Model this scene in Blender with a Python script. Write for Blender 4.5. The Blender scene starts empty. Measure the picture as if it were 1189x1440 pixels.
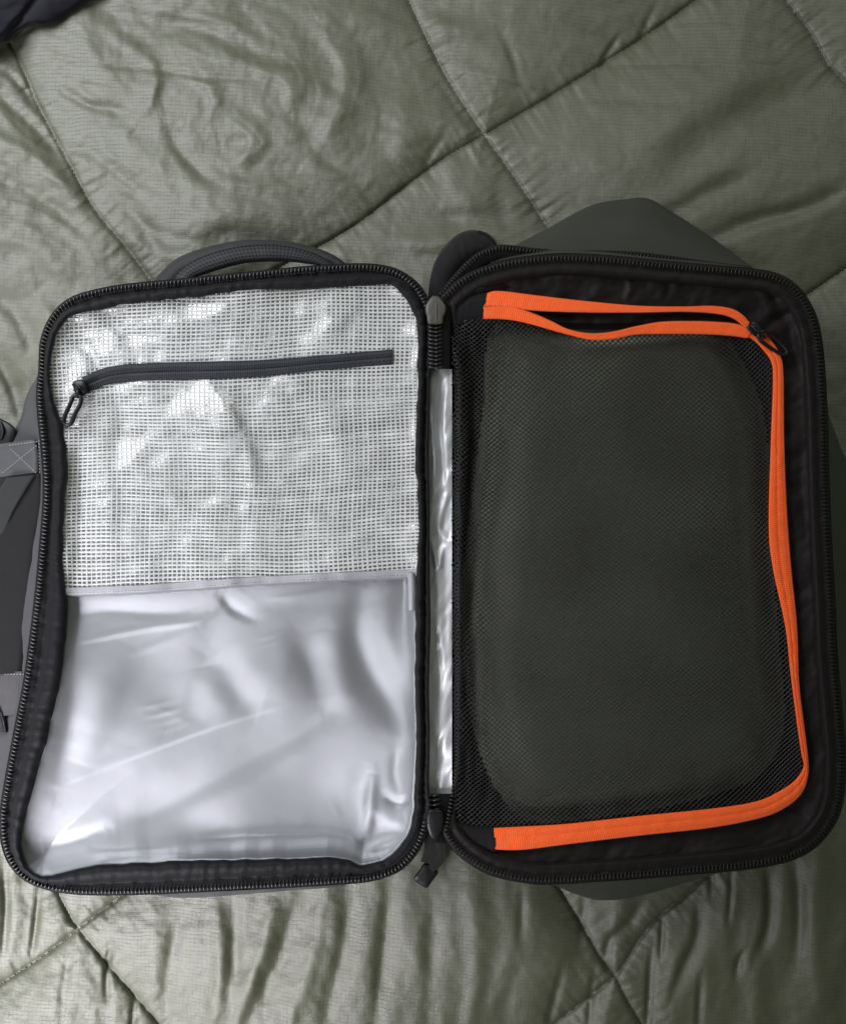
import bpy, math
import numpy as np
from mathutils import Vector, Matrix

# ------------------------------------------------------------------ camera, world, light
S = 0.0005            # metres per unit; one unit is half a millimetre at the zip's rim
D = 1240.0            # camera height above the rim, in units
scene = bpy.context.scene
cam = bpy.data.cameras.new("camera")
cam.sensor_fit = 'VERTICAL'; cam.sensor_height = 24.0
cam.lens = 12.0 / (720.0 / D)
cam.clip_start = 0.01; cam.clip_end = 50.0
camo = bpy.data.objects.new("camera", cam); scene.collection.objects.link(camo)
camo.location = (0, 0, D * S); camo.rotation_euler = (0, 0, 0)
scene.camera = camo

world = bpy.data.worlds.new("World"); scene.world = world; world.use_nodes = True
world.node_tree.nodes['Background'].inputs[0].default_value = (0.82, 0.92, 0.66, 1)
world.node_tree.nodes['Background'].inputs[1].default_value = 0.13
scene.view_settings.view_transform = 'Standard'
scene.view_settings.look = 'None'
scene.view_settings.exposure = 0.13
scene.view_settings.gamma = 1.0

def area(name, loc, target, sx, sy, power, col):
    l = bpy.data.lights.new(name, 'AREA'); l.shape = 'RECTANGLE'; l.size = sx; l.size_y = sy
    l.energy = power; l.color = col
    o = bpy.data.objects.new(name, l); scene.collection.objects.link(o)
    o.location = loc
    o.rotation_euler = (Vector(target) - Vector(loc)).to_track_quat('-Z', 'Y').to_euler()
    return o
low = area("lower_window_light", (-0.56, -0.62, 0.50), (-0.34, -0.29, -0.05), 0.50, 0.36, 2.5, (0.985, 0.96, 1.0))
low.data.spread = math.radians(72)
area("window_light", (-0.62, 0.46, 0.52), (-0.15, 0.14, -0.05), 0.50, 0.45, 7.0, (0.96, 0.97, 1.0))
area("upper_fill_light", (0.40, 0.95, 0.80), (0.10, 0.15, -0.05), 0.80, 0.40, 2.4, (1.0, 0.97, 0.95))  # added weak fill to lift the upper right; not an actual window

# ------------------------------------------------------------------ helpers
C = bpy.data.collections.new("scene"); scene.collection.children.link(C)
rng = np.random.RandomState(7)

def W(px, py, h):
    px, py, h = np.broadcast_arrays(np.asarray(px, float), np.asarray(py, float), np.asarray(h, float))
    k = (D - h) / D * S
    return np.stack([(px - 594.5) * k, (720 - py) * k, h * S + 0 * k], -1)

def _hash(ix, iy, seed):
    n = (ix * 374761393 + iy * 668265263 + seed * 1442695041) & 0x7fffffff
    n = ((n ^ (n >> 13)) * 1274126177) & 0x7fffffff
    n = (n ^ (n >> 16)) & 0xffff
    return n / 65535.0

def vn(x, y, seed=0):
    x = np.asarray(x, float); y = np.asarray(y, float) + 0 * x
    ix = np.floor(x).astype(np.int64); iy = np.floor(y).astype(np.int64)
    fx = x - ix; fy = y - iy
    ang = lambda a, b: _hash(a, b, seed) * 2 * math.pi
    def g(a, b, dx, dy):
        t = ang(a, b); return np.cos(t) * dx + np.sin(t) * dy
    ux = fx**3 * (fx * (fx * 6 - 15) + 10); uy = fy**3 * (fy * (fy * 6 - 15) + 10)
    n00 = g(ix, iy, fx, fy); n10 = g(ix + 1, iy, fx - 1, fy)
    n01 = g(ix, iy + 1, fx, fy - 1); n11 = g(ix + 1, iy + 1, fx - 1, fy - 1)
    return ((n00 * (1 - ux) + n10 * ux) * (1 - uy) + (n01 * (1 - ux) + n11 * ux) * uy) * 1.5

def fbm(x, y, seed=0, o=3):
    s = 0; a = 1
    for i in range(o):
        s = s + a * vn(x * 2**i, y * 2**i, seed + i * 17); a *= .5
    return s

def cst(a):
    n = max(len(x) for x in a if np.ndim(x))
    return np.column_stack([np.full(n, x) if np.ndim(x) == 0 else x for x in a])

def spl(keys, n, closed=False):
    k = np.array(keys, float); m = len(k)
    if closed: idx = lambda i: k[i % m]; segs = m
    else: idx = lambda i: k[min(max(i, 0), m - 1)]; segs = m - 1
    out = []
    for i in range(segs):
        p0, p1, p2, p3 = idx(i - 1), idx(i), idx(i + 1), idx(i + 2)
        for t in np.linspace(0, 1, 16, endpoint=False):
            out.append(.5 * (2 * p1 + (p2 - p0) * t + (2 * p0 - 5 * p1 + 4 * p2 - p3) * t * t + (3 * p1 - p0 - 3 * p2 + p3) * t**3))
    out.append(idx(segs) if closed else k[-1])
    out = np.array(out)
    L = np.concatenate([[0], np.cumsum(np.hypot(*(np.diff(out[:, :2], axis=0).T)) + 1e-9)])
    q = np.linspace(0, L[-1], n + 1)[:-1] if closed else np.linspace(0, L[-1], n)
    return np.stack([np.interp(q, L, out[:, c]) for c in range(out.shape[1])], -1)

def length(p): return float(np.hypot(*(np.diff(p[:, :2], axis=0).T)).sum())

def normals(p, closed):
    if closed: t = np.roll(p, -1, 0) - np.roll(p, 1, 0)
    else: t = np.gradient(p, axis=0)
    t = t[:, :2]; t = t / (np.hypot(t[:, 0], t[:, 1])[:, None] + 1e-9)
    return np.stack([t[:, 1], -t[:, 0]], -1), t      # for a clockwise path on the picture: points outward

def dist(px, py, poly, closed=False, want=False):
    """distance (and nearest arclength, signed side) to a polyline"""
    p = np.asarray(poly, float)[:, :2]
    if closed: p = np.vstack([p, p[:1]])
    best = np.full(px.shape, 1e9); s_at = np.zeros(px.shape); side = np.zeros(px.shape)
    acc = 0
    for a, b in zip(p[:-1], p[1:]):
        d = b - a; L = math.hypot(*d)
        if L < 1e-6: continue
        t = np.clip(((px - a[0]) * d[0] + (py - a[1]) * d[1]) / (L * L), 0, 1)
        dx = px - a[0] - t * d[0]; dy = py - a[1] - t * d[1]
        r = np.hypot(dx, dy); m = r < best
        best = np.where(m, r, best)
        if want:
            s_at = np.where(m, acc + t * L, s_at)
            side = np.where(m, np.sign(d[0] * dy - d[1] * dx), side)
        acc += L
    return (best, s_at, side, acc) if want else best

def inside(px, py, poly):
    p = np.asarray(poly, float)[:, :2]; r = np.zeros(px.shape, bool)
    x1, y1 = p[-1]
    for x0, y0 in p:
        c = ((y0 > py) != (y1 > py)) & (px < (x1 - x0) * (py - y0) / ((y1 - y0) if abs(y1 - y0) > 1e-9 else 1e-9) + x0)
        r ^= c; x1, y1 = x0, y0
    return r

def sstep(a, b, x):
    t = np.clip((x - a) / (b - a), 0, 1); return t * t * (3 - 2 * t)

def folds(px, py, H, lst, gain=1.0):
    """each fold: (points, width on its left, width on its right, height)"""
    for pts, wl, wr, h in lst:
        pts = np.array(pts, float); w = max(wl, wr) * 2.6
        if len(pts) > 2: pts = spl(pts, 14)
        m = (px > pts[:, 0].min() - w) & (px < pts[:, 0].max() + w) & (py > pts[:, 1].min() - w) & (py < pts[:, 1].max() + w)
        if not m.any(): continue
        d, s, side, L = dist(px[m], py[m], pts, want=True)
        ww = np.where(side > 0, wl, wr)       # on the picture, side > 0 is right of travel
        tap = np.clip(np.sin(np.pi * np.clip(s / L, .03, .97)), 0, 1) ** .55
        H[m] += h * gain * tap * np.exp(-(d / ww) ** 2)
    return H

def link(o, parent=None):
    C.objects.link(o)
    if parent is not None:
        o.parent = parent
        o.matrix_parent_inverse = PW[parent.name].inverted()
    PW[o.name] = Matrix.Identity(4) if o.type == 'MESH' else Matrix.Translation(o.location)
    return o
PW = {}

def mesh(name, v, f, mat, parent=None, uv=None, kind=None, smooth=True):
    """f: (n,4) or (n,3) array"""
    v = np.asarray(v, np.float32); f = np.asarray(f, np.int32)
    me = bpy.data.meshes.new(name); k = f.shape[1]
    me.vertices.add(len(v)); me.vertices.foreach_set('co', v.ravel())
    me.loops.add(f.size); me.loops.foreach_set('vertex_index', f.ravel())
    me.polygons.add(len(f)); me.polygons.foreach_set('loop_start', np.arange(0, f.size, k, dtype=np.int32))
    me.polygons.foreach_set('loop_total', np.full(len(f), k, np.int32))
    me.update(calc_edges=True)
    me.polygons.foreach_set('use_smooth', np.full(len(f), smooth))
    if uv is not None:
        u = me.uv_layers.new(name="UVMap"); u.data.foreach_set('uv', np.asarray(uv, np.float32)[f.ravel()].ravel())
    me.validate()
    me.materials.append(mat)
    o = bpy.data.objects.new(name, me); link(o, parent)
    if kind: o['kind'] = kind
    return o

def thick(o, t, off=-1):
    m = o.modifiers.new('solid', 'SOLIDIFY'); m.thickness = t * S; m.offset = off
    return o

def loft(name, rows, mat, parent=None, closed=False, kind=None, extra=None):
    """rows: list of (n,3) arrays px,py,h"""
    R = np.array(rows); m, n = R.shape[:2]
    if closed: R = np.concatenate([R, R[:, :1]], 1); n += 1
    mid = R[m // 2]
    u = np.concatenate([[0], np.cumsum(np.hypot(*(np.diff(mid[:, :2], axis=0).T)))])
    w = np.concatenate([[0], np.cumsum(np.mean(np.sqrt((np.diff(R, axis=0)**2).sum(-1)), 1))])
    U, Vv = np.meshgrid(u, w)
    v = W(R[..., 0], R[..., 1], R[..., 2]).reshape(-1, 3)
    i = (np.arange(m - 1)[:, None] * n + np.arange(n - 1)[None, :]).ravel()
    f = np.stack([i, i + 1, i + n + 1, i + n], -1)
    # make faces look up on the whole
    a, b, c = v[f[:, 0]], v[f[:, 1]], v[f[:, 2]]
    if np.cross(b - a, c - a)[:, 2].sum() < 0: f = f[:, ::-1]
    return mesh(name, v, f, mat, parent, np.stack([U.ravel(), Vv.ravel()], -1) * 0.01, kind)

def strip(a, b, prof, seed=0, wr=0.0, wl=9.0, n=None):
    """rows between two (n,2/3) curves with a height profile [(u, h)], wrinkled"""
    rows = []
    s = np.concatenate([[0], np.cumsum(np.hypot(*(np.diff(a[:, :2], axis=0).T)))])
    for u, h in prof:
        p = a[:, :2] * (1 - u) + b[:, :2] * u
        hh = h + wr * fbm(s / wl + u * .8, u * 1.6 + 0 * s, seed, 3) * math.sin(math.pi * min(max(u, .08), .92)) + 0 * s
        rows.append(np.column_stack([p, hh]))
    return rows

def gridpart(name, x0, x1, y0, y1, step, hf, mask, mat, parent, kind=None):
    xs = np.arange(x0, x1 + step, step); ys = np.arange(y0, y1 + step, step)
    X, Y = np.meshgrid(xs, ys); H = hf(X, Y)
    ok = mask(X, Y) if mask else np.ones(X.shape, bool)
    n = len(xs); q = ok[:-1, :-1] & ok[1:, :-1] & ok[:-1, 1:] & ok[1:, 1:]
    j, i = np.nonzero(q); a = j * n + i
    f = np.stack([a + n, a + n + 1, a + 1, a], -1)
    used = np.unique(f); remap = np.zeros(X.size, np.int64); remap[used] = np.arange(len(used))
    v = W(X.ravel(), Y.ravel(), H.ravel())[used]
    uv = np.stack([X.ravel(), Y.ravel()], -1)[used] * 0.01
    return mesh(name, v, remap[f], mat, parent, uv, kind)

def capsules(name, P, A, B, mat, parent, kind='stuff', ns=6, profile=((-1, .35), (-.8, .85), (0, 1), (.8, .85), (1, .35))):
    """many small rounded bars: centre P, half axis A, half breadth B (world vectors)"""
    P = np.asarray(P); A = np.asarray(A); B = np.asarray(B)
    Cc = np.cross(A, B); Cc = Cc / (np.linalg.norm(Cc, axis=1)[:, None] + 1e-12) * np.linalg.norm(B, axis=1)[:, None]
    m = len(profile); n = len(P)
    v = np.zeros((n, m, ns, 3))
    for j, (t, r) in enumerate(profile):
        for k in range(ns):
            th = 2 * math.pi * k / ns
            v[:, j, k] = P + A * t + (B * math.cos(th) + Cc * math.sin(th)) * r
    f = []
    for j in range(m - 1):
        for k in range(ns):
            f.append([j * ns + k, j * ns + (k + 1) % ns, (j + 1) * ns + (k + 1) % ns, (j + 1) * ns + k])
    for k in range(1, ns // 2):
        f.append([0, k + 1 if False else (ns - k), (ns - k - 1) if ns - k - 1 > k else k, k]) if False else None
    f = np.array([q for q in f if q is not None])
    F = (f[None] + (np.arange(n) * m * ns)[:, None, None]).reshape(-1, 4)
    return mesh(name, v.reshape(-1, 3), F, mat, parent, kind=kind)

def teeth(name, path, pitch, half, rad, h, mat, parent, closed=False, skew=.15, lift=0.0):
    n = int(length(path) / pitch)
    p = spl(path[:, :], n, closed); nr, tg = normals(p, closed)
    hh = (p[:, 2] if p.shape[1] > 2 else 0) + h
    a = p[:, :2] + nr * half + tg * skew * half; b = p[:, :2] - nr * half - tg * skew * half
    A = W(a[:, 0], a[:, 1], hh + lift); B = W(b[:, 0], b[:, 1], hh - lift)
    T = cst([tg[:, 0], -tg[:, 1], 0 * hh]) * rad * S
    return capsules(name, (A + B) / 2, (A - B) / 2, T, mat, parent)

def stitches(name, path, ln, gap, rad, mat, parent):
    path = np.asarray(path, float)
    n = max(2, int(length(path) / (ln + gap)))
    p = spl(path, n); t = np.gradient(p, axis=0); t = t / np.hypot(t[:, 0], t[:, 1])[:, None] * ln / 2
    A = W(p[:, 0] - t[:, 0], p[:, 1] - t[:, 1], p[:, 2]); B = W(p[:, 0] + t[:, 0], p[:, 1] + t[:, 1], p[:, 2])
    ax = (B - A) / 2; side = np.cross(ax, [0, 0, 1]); side = side / np.linalg.norm(side, axis=1)[:, None] * rad * S
    return capsules(name, (A + B) / 2, ax, side, mat, parent)

def tube(name, pts, r, mat, parent, ns=10, closed=False, flat=1.0, kind=None):
    """round bar through (px,py,h) points, r in units (number or per point)"""
    p = np.asarray(pts, float); w = W(p[:, 0], p[:, 1], p[:, 2]); n = len(w)
    t = (np.roll(w, -1, 0) - np.roll(w, 1, 0)) if closed else np.gradient(w, axis=0)
    t /= np.linalg.norm(t, axis=1)[:, None] + 1e-12
    up = np.array([0, 0, 1.0]); s = np.cross(t, up); s /= np.linalg.norm(s, axis=1)[:, None] + 1e-9
    q = np.cross(s, t); r = (np.zeros(n) + r) * S
    v = np.zeros((n, ns, 3))
    for k in range(ns):
        th = 2 * math.pi * k / ns
        v[:, k] = w + s * (r * math.cos(th))[:, None] + q * (r * flat * math.sin(th))[:, None]
    f = []
    for i in range(n if closed else n - 1):
        for k in range(ns):
            j = (i + 1) % n
            f.append([i * ns + k, i * ns + (k + 1) % ns, j * ns + (k + 1) % ns, j * ns + k])
    return mesh(name, v.reshape(-1, 3), f, mat, parent, kind=kind)

def slab(name, outline, h0, h1, mat, parent, bevel=1.2, hf=None):
    """solid cut to an outline (px,py), from h0 up to h1, edges rounded"""
    p = np.asarray(outline, float); n = len(p); c = p.mean(0)
    def ring(k, h): return W(c[0] + (p[:, 0] - c[0]) * k, c[1] + (p[:, 1] - c[1]) * k, h + 0 * p[:, 0] + (hf(p[:, 0], p[:, 1]) if hf else 0))
    ext = np.hypot(*(p - c).T).mean(); b = bevel / ext
    rings = [ring(1, h0), ring(1, h1 - bevel), ring(1 - b * .3, h1 - bevel * .3), ring(1 - b, h1), ring(.55, h1 + bevel * .15), ring(.02, h1 + bevel * .25)]
    v = np.concatenate(rings); f = []
    for j in range(len(rings) - 1):
        for k in range(n):
            f.append([j * n + k, (j + 1) * n + k, (j + 1) * n + (k + 1) % n, j * n + (k + 1) % n])
    f = np.array(f); a, b_, c_ = v[f[:, 0]], v[f[:, 1]], v[f[:, 2]]
    if np.cross(b_ - a, c_ - a)[:, 2].sum() < 0: f = f[:, ::-1]
    return mesh(name, v, f, mat, parent)

# ------------------------------------------------------------------ materials
class N:
    def __init__(s, name):
        s.m = bpy.data.materials.new(name); s.m.use_nodes = True; s.t = s.m.node_tree
        s.b = s.t.nodes['Principled BSDF']; s.out = s.t.nodes['Material Output']
    def n(s, typ, ins=None, **kw):
        x = s.t.nodes.new(typ)
        for k, v in kw.items(): setattr(x, k, v)
        for k, v in (ins or {}).items(): s.set(x.inputs[k], v)
        return x
    def set(s, sock, v):
        if isinstance(v, bpy.types.NodeSocket): s.t.links.new(v, sock)
        elif isinstance(v, bpy.types.Node): s.t.links.new(v.outputs[0], sock)
        else: sock.default_value = v
    def ma(s, op, a, b=0.0, c=None, clamp=False):
        x = s.n('ShaderNodeMath', {0: a, 1: b}, operation=op, use_clamp=clamp)
        if c is not None: s.set(x.inputs[2], c)
        return x.outputs[0]
    def noise(s, vec, scale, detail=3, rough=.5, dist=0):
        return s.n('ShaderNodeTexNoise', {'Vector': vec, 'Scale': scale, 'Detail': detail, 'Roughness': rough, 'Distortion': dist}).outputs[0]
    def mapv(s, vec, scale=(1, 1, 1), rot=(0, 0, 0)):
        return s.n('ShaderNodeMapping', {'Vector': vec, 'Scale': scale, 'Rotation': rot}).outputs[0]
    def mix(s, f, a, b, mode='MIX'):
        x = s.n('ShaderNodeMix', data_type='RGBA', blend_type=mode)
        s.set(x.inputs[0], f); s.set(x.inputs[6], a); s.set(x.inputs[7], b); return x.outputs[2]
    def bump(s, h, strength, dist_, prev=None):
        x = s.n('ShaderNodeBump', {'Height': h, 'Strength': strength, 'Distance': dist_})
        if prev is not None: s.set(x.inputs['Normal'], prev)
        return x.outputs[0]
    def obj(s): return s.n('ShaderNodeTexCoord').outputs['Object']
    def uv(s): return s.n('ShaderNodeTexCoord').outputs['UV']
    def sep(s, v): x = s.n('ShaderNodeSeparateXYZ', {0: v}); return x.outputs[0], x.outputs[1]
    def P(s, **kw):
        for k, v in kw.items(): s.set(s.b.inputs[k.replace('_', ' ')], v)
        return s.m
def col(r, g, b): return (r, g, b, 1)

def lines(a, coord, period, width, phase=0.0):
    """1 on thin lines, 0 between"""
    f = a.ma('FRACT', a.ma('ADD', a.ma('DIVIDE', coord, period), phase))
    return a.ma('SUBTRACT', 1.0, a.ma('MULTIPLY', a.ma('ABSOLUTE', a.ma('SUBTRACT', f, .5)), 2.0 / width, clamp=True))

def m_quilt():
    a = N('ripstop_polyester'); o = a.obj()
    wob = a.n('ShaderNodeTexNoise', {'Vector': o, 'Scale': 26.0, 'Detail': 3.0})
    off = a.n('ShaderNodeVectorMath', {0: wob.outputs[1], 1: (.5, .5, .5)}, operation='SUBTRACT')
    off2 = a.n('ShaderNodeVectorMath', {0: off, 'Scale': 0.007}, operation='SCALE')
    v = a.n('ShaderNodeVectorMath', {0: o, 1: off2}, operation='ADD').outputs[0]
    v = a.mapv(v, rot=(0, 0, math.radians(3)))
    x, y = a.sep(v)
    fine = a.noise(a.mapv(o, (1, 5, 1)), 700, 2); fine2 = a.noise(a.mapv(o, (5, 1, 1)), 700, 2)
    jx = a.ma('ADD', x, a.ma('MULTIPLY', a.noise(o, 260, 2), .0007)); jy = a.ma('ADD', y, a.ma('MULTIPLY', a.noise(o, 240, 2), .0007))
    lx = lines(a, jx, .0031, .20); ly = lines(a, jy, .0029, .22)
    ln = a.ma('MAXIMUM', a.ma('MULTIPLY', lx, .7), ly)
    brk = a.ma('MULTIPLY', ln, a.ma('MULTIPLY', a.ma('SUBTRACT', a.noise(o, 150, 3), .20), 3.0, clamp=True))
    thr = a.ma('MULTIPLY', a.ma('ADD', fine, fine2), .5)
    big = a.noise(o, 6, 3)
    c = a.mix(big, col(.040, .047, .014), col(.050, .055, .019))
    c = a.mix(a.ma('MULTIPLY', a.ma('SUBTRACT', thr, .36), 3.0, clamp=True), c, col(.074, .077, .042))
    c = a.mix(a.ma('MULTIPLY', brk, .8), c, col(.016, .020, .012))
    hgt = a.ma('SUBTRACT', a.ma('MULTIPLY', thr, .8), a.ma('MULTIPLY', brk, .45))
    wr = a.noise(a.mapv(o, (1, 1.5, 1)), 60, 5, .6)
    b1 = a.bump(wr, .05, .003); b2 = a.bump(hgt, .6, .0004, b1)
    return a.P(Base_Color=c, Roughness=.60, IOR=1.85, Specular_IOR_Level=.72, Normal=b2, Sheen_Weight=.0, Sheen_Roughness=.4, Sheen_Tint=col(.9, .93, 1))

def m_cloth(name, c0, c1, rough=.6, spec=.4, rib=None, ribstr=.3, wr=.3, wscale=120, sheen=.1, fine=1500, wd=.001, fstr=.3):
    """dark woven cloth; rib=(period in u, 'u' or 'v') draws real weave relief"""
    a = N(name); o = a.obj()
    n = a.noise(o, fine, 2); big = a.noise(o, wscale, 4, .6)
    c = a.mix(a.ma('MULTIPLY', a.ma('ADD', n, big), .5), col(*c0), col(*c1))
    nb = a.bump(big, wr, wd); nb = a.bump(n, fstr, .0002, nb)
    if rib:
        u, v = a.sep(a.uv())
        w = a.ma('SINE', a.ma('MULTIPLY', u if rib[1] == 'u' else v, 2 * math.pi / (rib[0] * .01)))
        nb = a.bump(w, ribstr, .0004, nb)
    return a.P(Base_Color=c, Roughness=rough, Specular_IOR_Level=spec, Normal=nb, Sheen_Weight=sheen, Sheen_Roughness=.5)

def m_weave(name, c0, c1, period, rough=.55, spec=.4, strg=.5, metallic=0., mortar=None):
    a = N(name); o = a.obj(); x, y = a.sep(a.mapv(o, rot=(0, 0, .06)))
    w = a.ma('MULTIPLY', a.ma('SINE', a.ma('MULTIPLY', x, 6.2832 / period)), a.ma('SINE', a.ma('MULTIPLY', y, 6.2832 / period)))
    big = a.noise(o, 25, 4)
    c = a.mix(a.ma('ADD', a.ma('MULTIPLY', w, .25), big, clamp=True), col(*c0), col(*c1))
    nb = a.bump(big, .3, .002); nb = a.bump(w, strg, .0003, nb)
    return a.P(Base_Color=c, Roughness=rough, Specular_IOR_Level=spec, Normal=nb, Metallic=metallic)

def m_satin(name, c0, rough, metallic, wr, wscale, fine=.12):
    a = N(name); o = a.obj()
    big = a.noise(a.mapv(o, (1, 1.8, 1), (0, 0, .5)), wscale, 5, .55); th = a.noise(a.mapv(o, (1, 8, 1)), 900, 2)
    x, y = a.sep(o); nb = a.bump(big, wr, .002)
    w = a.ma('SINE', a.ma('MULTIPLY', y, 6.2832 / .0007))
    nb = a.bump(a.ma('ADD', th, a.ma('MULTIPLY', w, .3)), fine, .0002, nb)
    return a.P(Base_Color=a.mix(th, col(*[k * .93 for k in c0]), col(*c0)), Roughness=rough, Metallic=metallic, Normal=nb, Specular_IOR_Level=.5)

def m_plain(name, c, rough, spec=.5, metallic=0., bump=.1, scale=800):
    a = N(name); o = a.obj(); n = a.noise(o, scale, 3)
    return a.P(Base_Color=a.mix(n, col(*[k * .85 for k in c]), col(*[min(1, k * 1.12) for k in c])), Roughness=rough, Specular_IOR_Level=spec, Metallic=metallic, Normal=a.bump(n, bump, .0002))

def m_orange():
    a = N('orange_zipper_tape'); u, v = a.sep(a.uv()); o = a.obj()
    rib = a.ma('SINE', a.ma('MULTIPLY', u, 2 * math.pi / .030)); n = a.noise(o, 1400, 2)
    lng = a.ma('SINE', a.ma('MULTIPLY', v, 2 * math.pi / .052))
    c = a.mix(n, col(.93, .105, .016), col(1.0, .145, .028))
    c = a.mix(a.ma('MULTIPLY', a.ma('GREATER_THAN', lng, .96), .12), c, col(.6, .05, .01))
    nb = a.bump(rib, .5, .0002); nb = a.bump(lng, .12, .0003, nb); nb = a.bump(n, .3, .0002, nb)
    return a.P(Base_Color=c, Roughness=.65, Specular_IOR_Level=.25, Normal=nb, Sheen_Weight=.1)

def m_film():
    a = N('clear_vinyl_film'); o = a.obj()
    nb = a.bump(a.noise(o, 90, 4, .6), .35, .0012)
    nb = a.bump(a.noise(o, 900, 2), .15, .0003, nb)
    tr = a.n('ShaderNodeBsdfTransparent'); gl = a.n('ShaderNodeBsdfGlossy', {'Color': col(1, 1, 1), 'Roughness': .27, 'Normal': nb})
    mx = a.n('ShaderNodeMixShader', {0: .30, 1: tr, 2: gl}); a.set(a.out.inputs[0], mx); return a.m

MQ = m_quilt()
M_BLACK = m_cloth('black_nylon_binding', (.003, .003, .0045), (.007, .007, .010), .6, .15, (5.0, 'u'), .03, .35, 150)
M_TAPE = m_cloth('black_zipper_tape', (.003, .003, .004), (.006, .006, .008), .7, .12, (3.0, 'u'), .08, .1)
M_TAPEB = m_cloth('slate_zipper_tape', (.010, .012, .018), (.018, .021, .030), .55, .3, (2.6, 'u'), .3, .1)
M_LINB = m_cloth('black_pocket_lining', (.0050, .0038, .0040), (.0095, .0075, .0078), .6, .18, None, .2, .5, 45, .05, wd=.003)
M_SHELL = m_weave('grey_shell_fabric', (.055, .056, .062), (.078, .078, .087), .0010, .5, .4, .35)
M_SHELLD = m_weave('dark_grey_shell_fabric', (.036, .039, .034), (.046, .049, .043), .0011, .5, .4, .3)
M_PAD = m_cloth('black_strap_foam', (.006, .006, .007), (.012, .012, .014), .8, .2, None, .2, .2)
M_TEETH = m_plain('black_coil_plastic', (.010, .010, .012), .26, .6)
M_TEETHM = m_plain('dark_coil_plastic', (.008, .008, .008), .36, .4)
M_NET = m_plain('black_net_yarn', (.011, .0106, .0115), .45, .45)
M_PANEL = m_weave('olive_grey_back_panel', (.150, .165, .128), (.168, .184, .142), .0009, .7, .25, .1)
M_ORANGE = m_orange()
M_OTEETH = m_plain('orange_coil_plastic', (.95, .16, .04), .4, .4)
M_SATIN = m_satin('silver_grey_satin', (.255, .262, .288), .46, .66, .02, 14, .30)
M_FOIL = m_satin('silver_foil_lining', (.50, .53, .58), .32, .65, .3, 30, .2)
M_GUSSET = m_satin('silver_gusset_cloth', (.50, .51, .54), .42, .40, .08, 30)
M_YARN = m_plain('white_vinyl_yarn', (.50, .51, .52), .38, .45)
M_FILM = m_film()
M_HEM = m_satin('grey_hem_cloth', (.34, .34, .38), .5, .2, .2, 60)
M_THREAD = m_plain('pale_grey_thread', (.36, .36, .39), .6, .3)
M_THREADD = m_plain('dark_olive_thread', (.05, .05, .035), .7, .2)
M_SLIDER = m_plain('olive_grey_painted_metal', (.070, .066, .060), .42, .5)
M_BLKP = m_plain('glossy_black_plastic', (.007, .007, .009), .38, .35)
M_WEB = m_cloth('grey_webbing', (.045, .044, .048), (.075, .072, .078), .6, .35, (4.0, 'v'), .6, .1)
M_WEBK = m_cloth('black_webbing', (.012, .012, .015), (.022, .022, .026), .55, .35, (4.0, 'v'), .6, .1)
M_PADG = m_cloth('dark_strap_binding', (.016, .017, .018), (.026, .027, .029), .7, .25, None, .2, .2)
M_GARM = m_cloth('black_knit_cloth', (.004, .004, .008), (.010, .010, .017), .75, .15, None, .2, .1, 120)

# ------------------------------------------------------------------ the quilt
QH = -112.0
SEAMS = [
    [(-60, -60), (15, 62), (55, 150), (95, 225), (130, 290), (175, 345), (215, 398), (330, 560), (420, 700)],
    [(-160, 860), (-80, 1010), (20, 1170), (80, 1253), (95, 1285), (115, 1312), (160, 1367), (225, 1442), (300, 1540)],
    [(-160, 1480), (-60, 1425), (0, 1385), (60, 1345), (112, 1305), (180, 1253), (300, 1160), (420, 1080)],
    [(200, 500), (320, 420), (400, 372), (470, 335), (520, 302), (560, 270), (625, 222), (680, 190), (735, 158), (790, 125), (900, 55), (985, -5), (1100, -80)],
    [(530, -80), (560, -30), (590, 35), (625, 105), (680, 190), (730, 260), (770, 320), (860, 440)],
    [(1060, -60), (1103, 0), (1140, 50), (1165, 95), (1190, 120), (1300, 260)],
    [(1000, 520), (1120, 425), (1155, 400), (1190, 376), (1300, 300)],
    [(660, 1060), (740, 1180), (790, 1255), (820, 1305), (846, 1350), (864, 1373), (880, 1405), (902, 1442), (960, 1540)],
    [(720, 1500), (778, 1442), (815, 1412), (850, 1384), (873, 1362), (900, 1318), (930, 1285), (960, 1262), (992, 1232), (1100, 1150)],
]
SEAMS = [spl(s, 40) for s in SEAMS]
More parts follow.
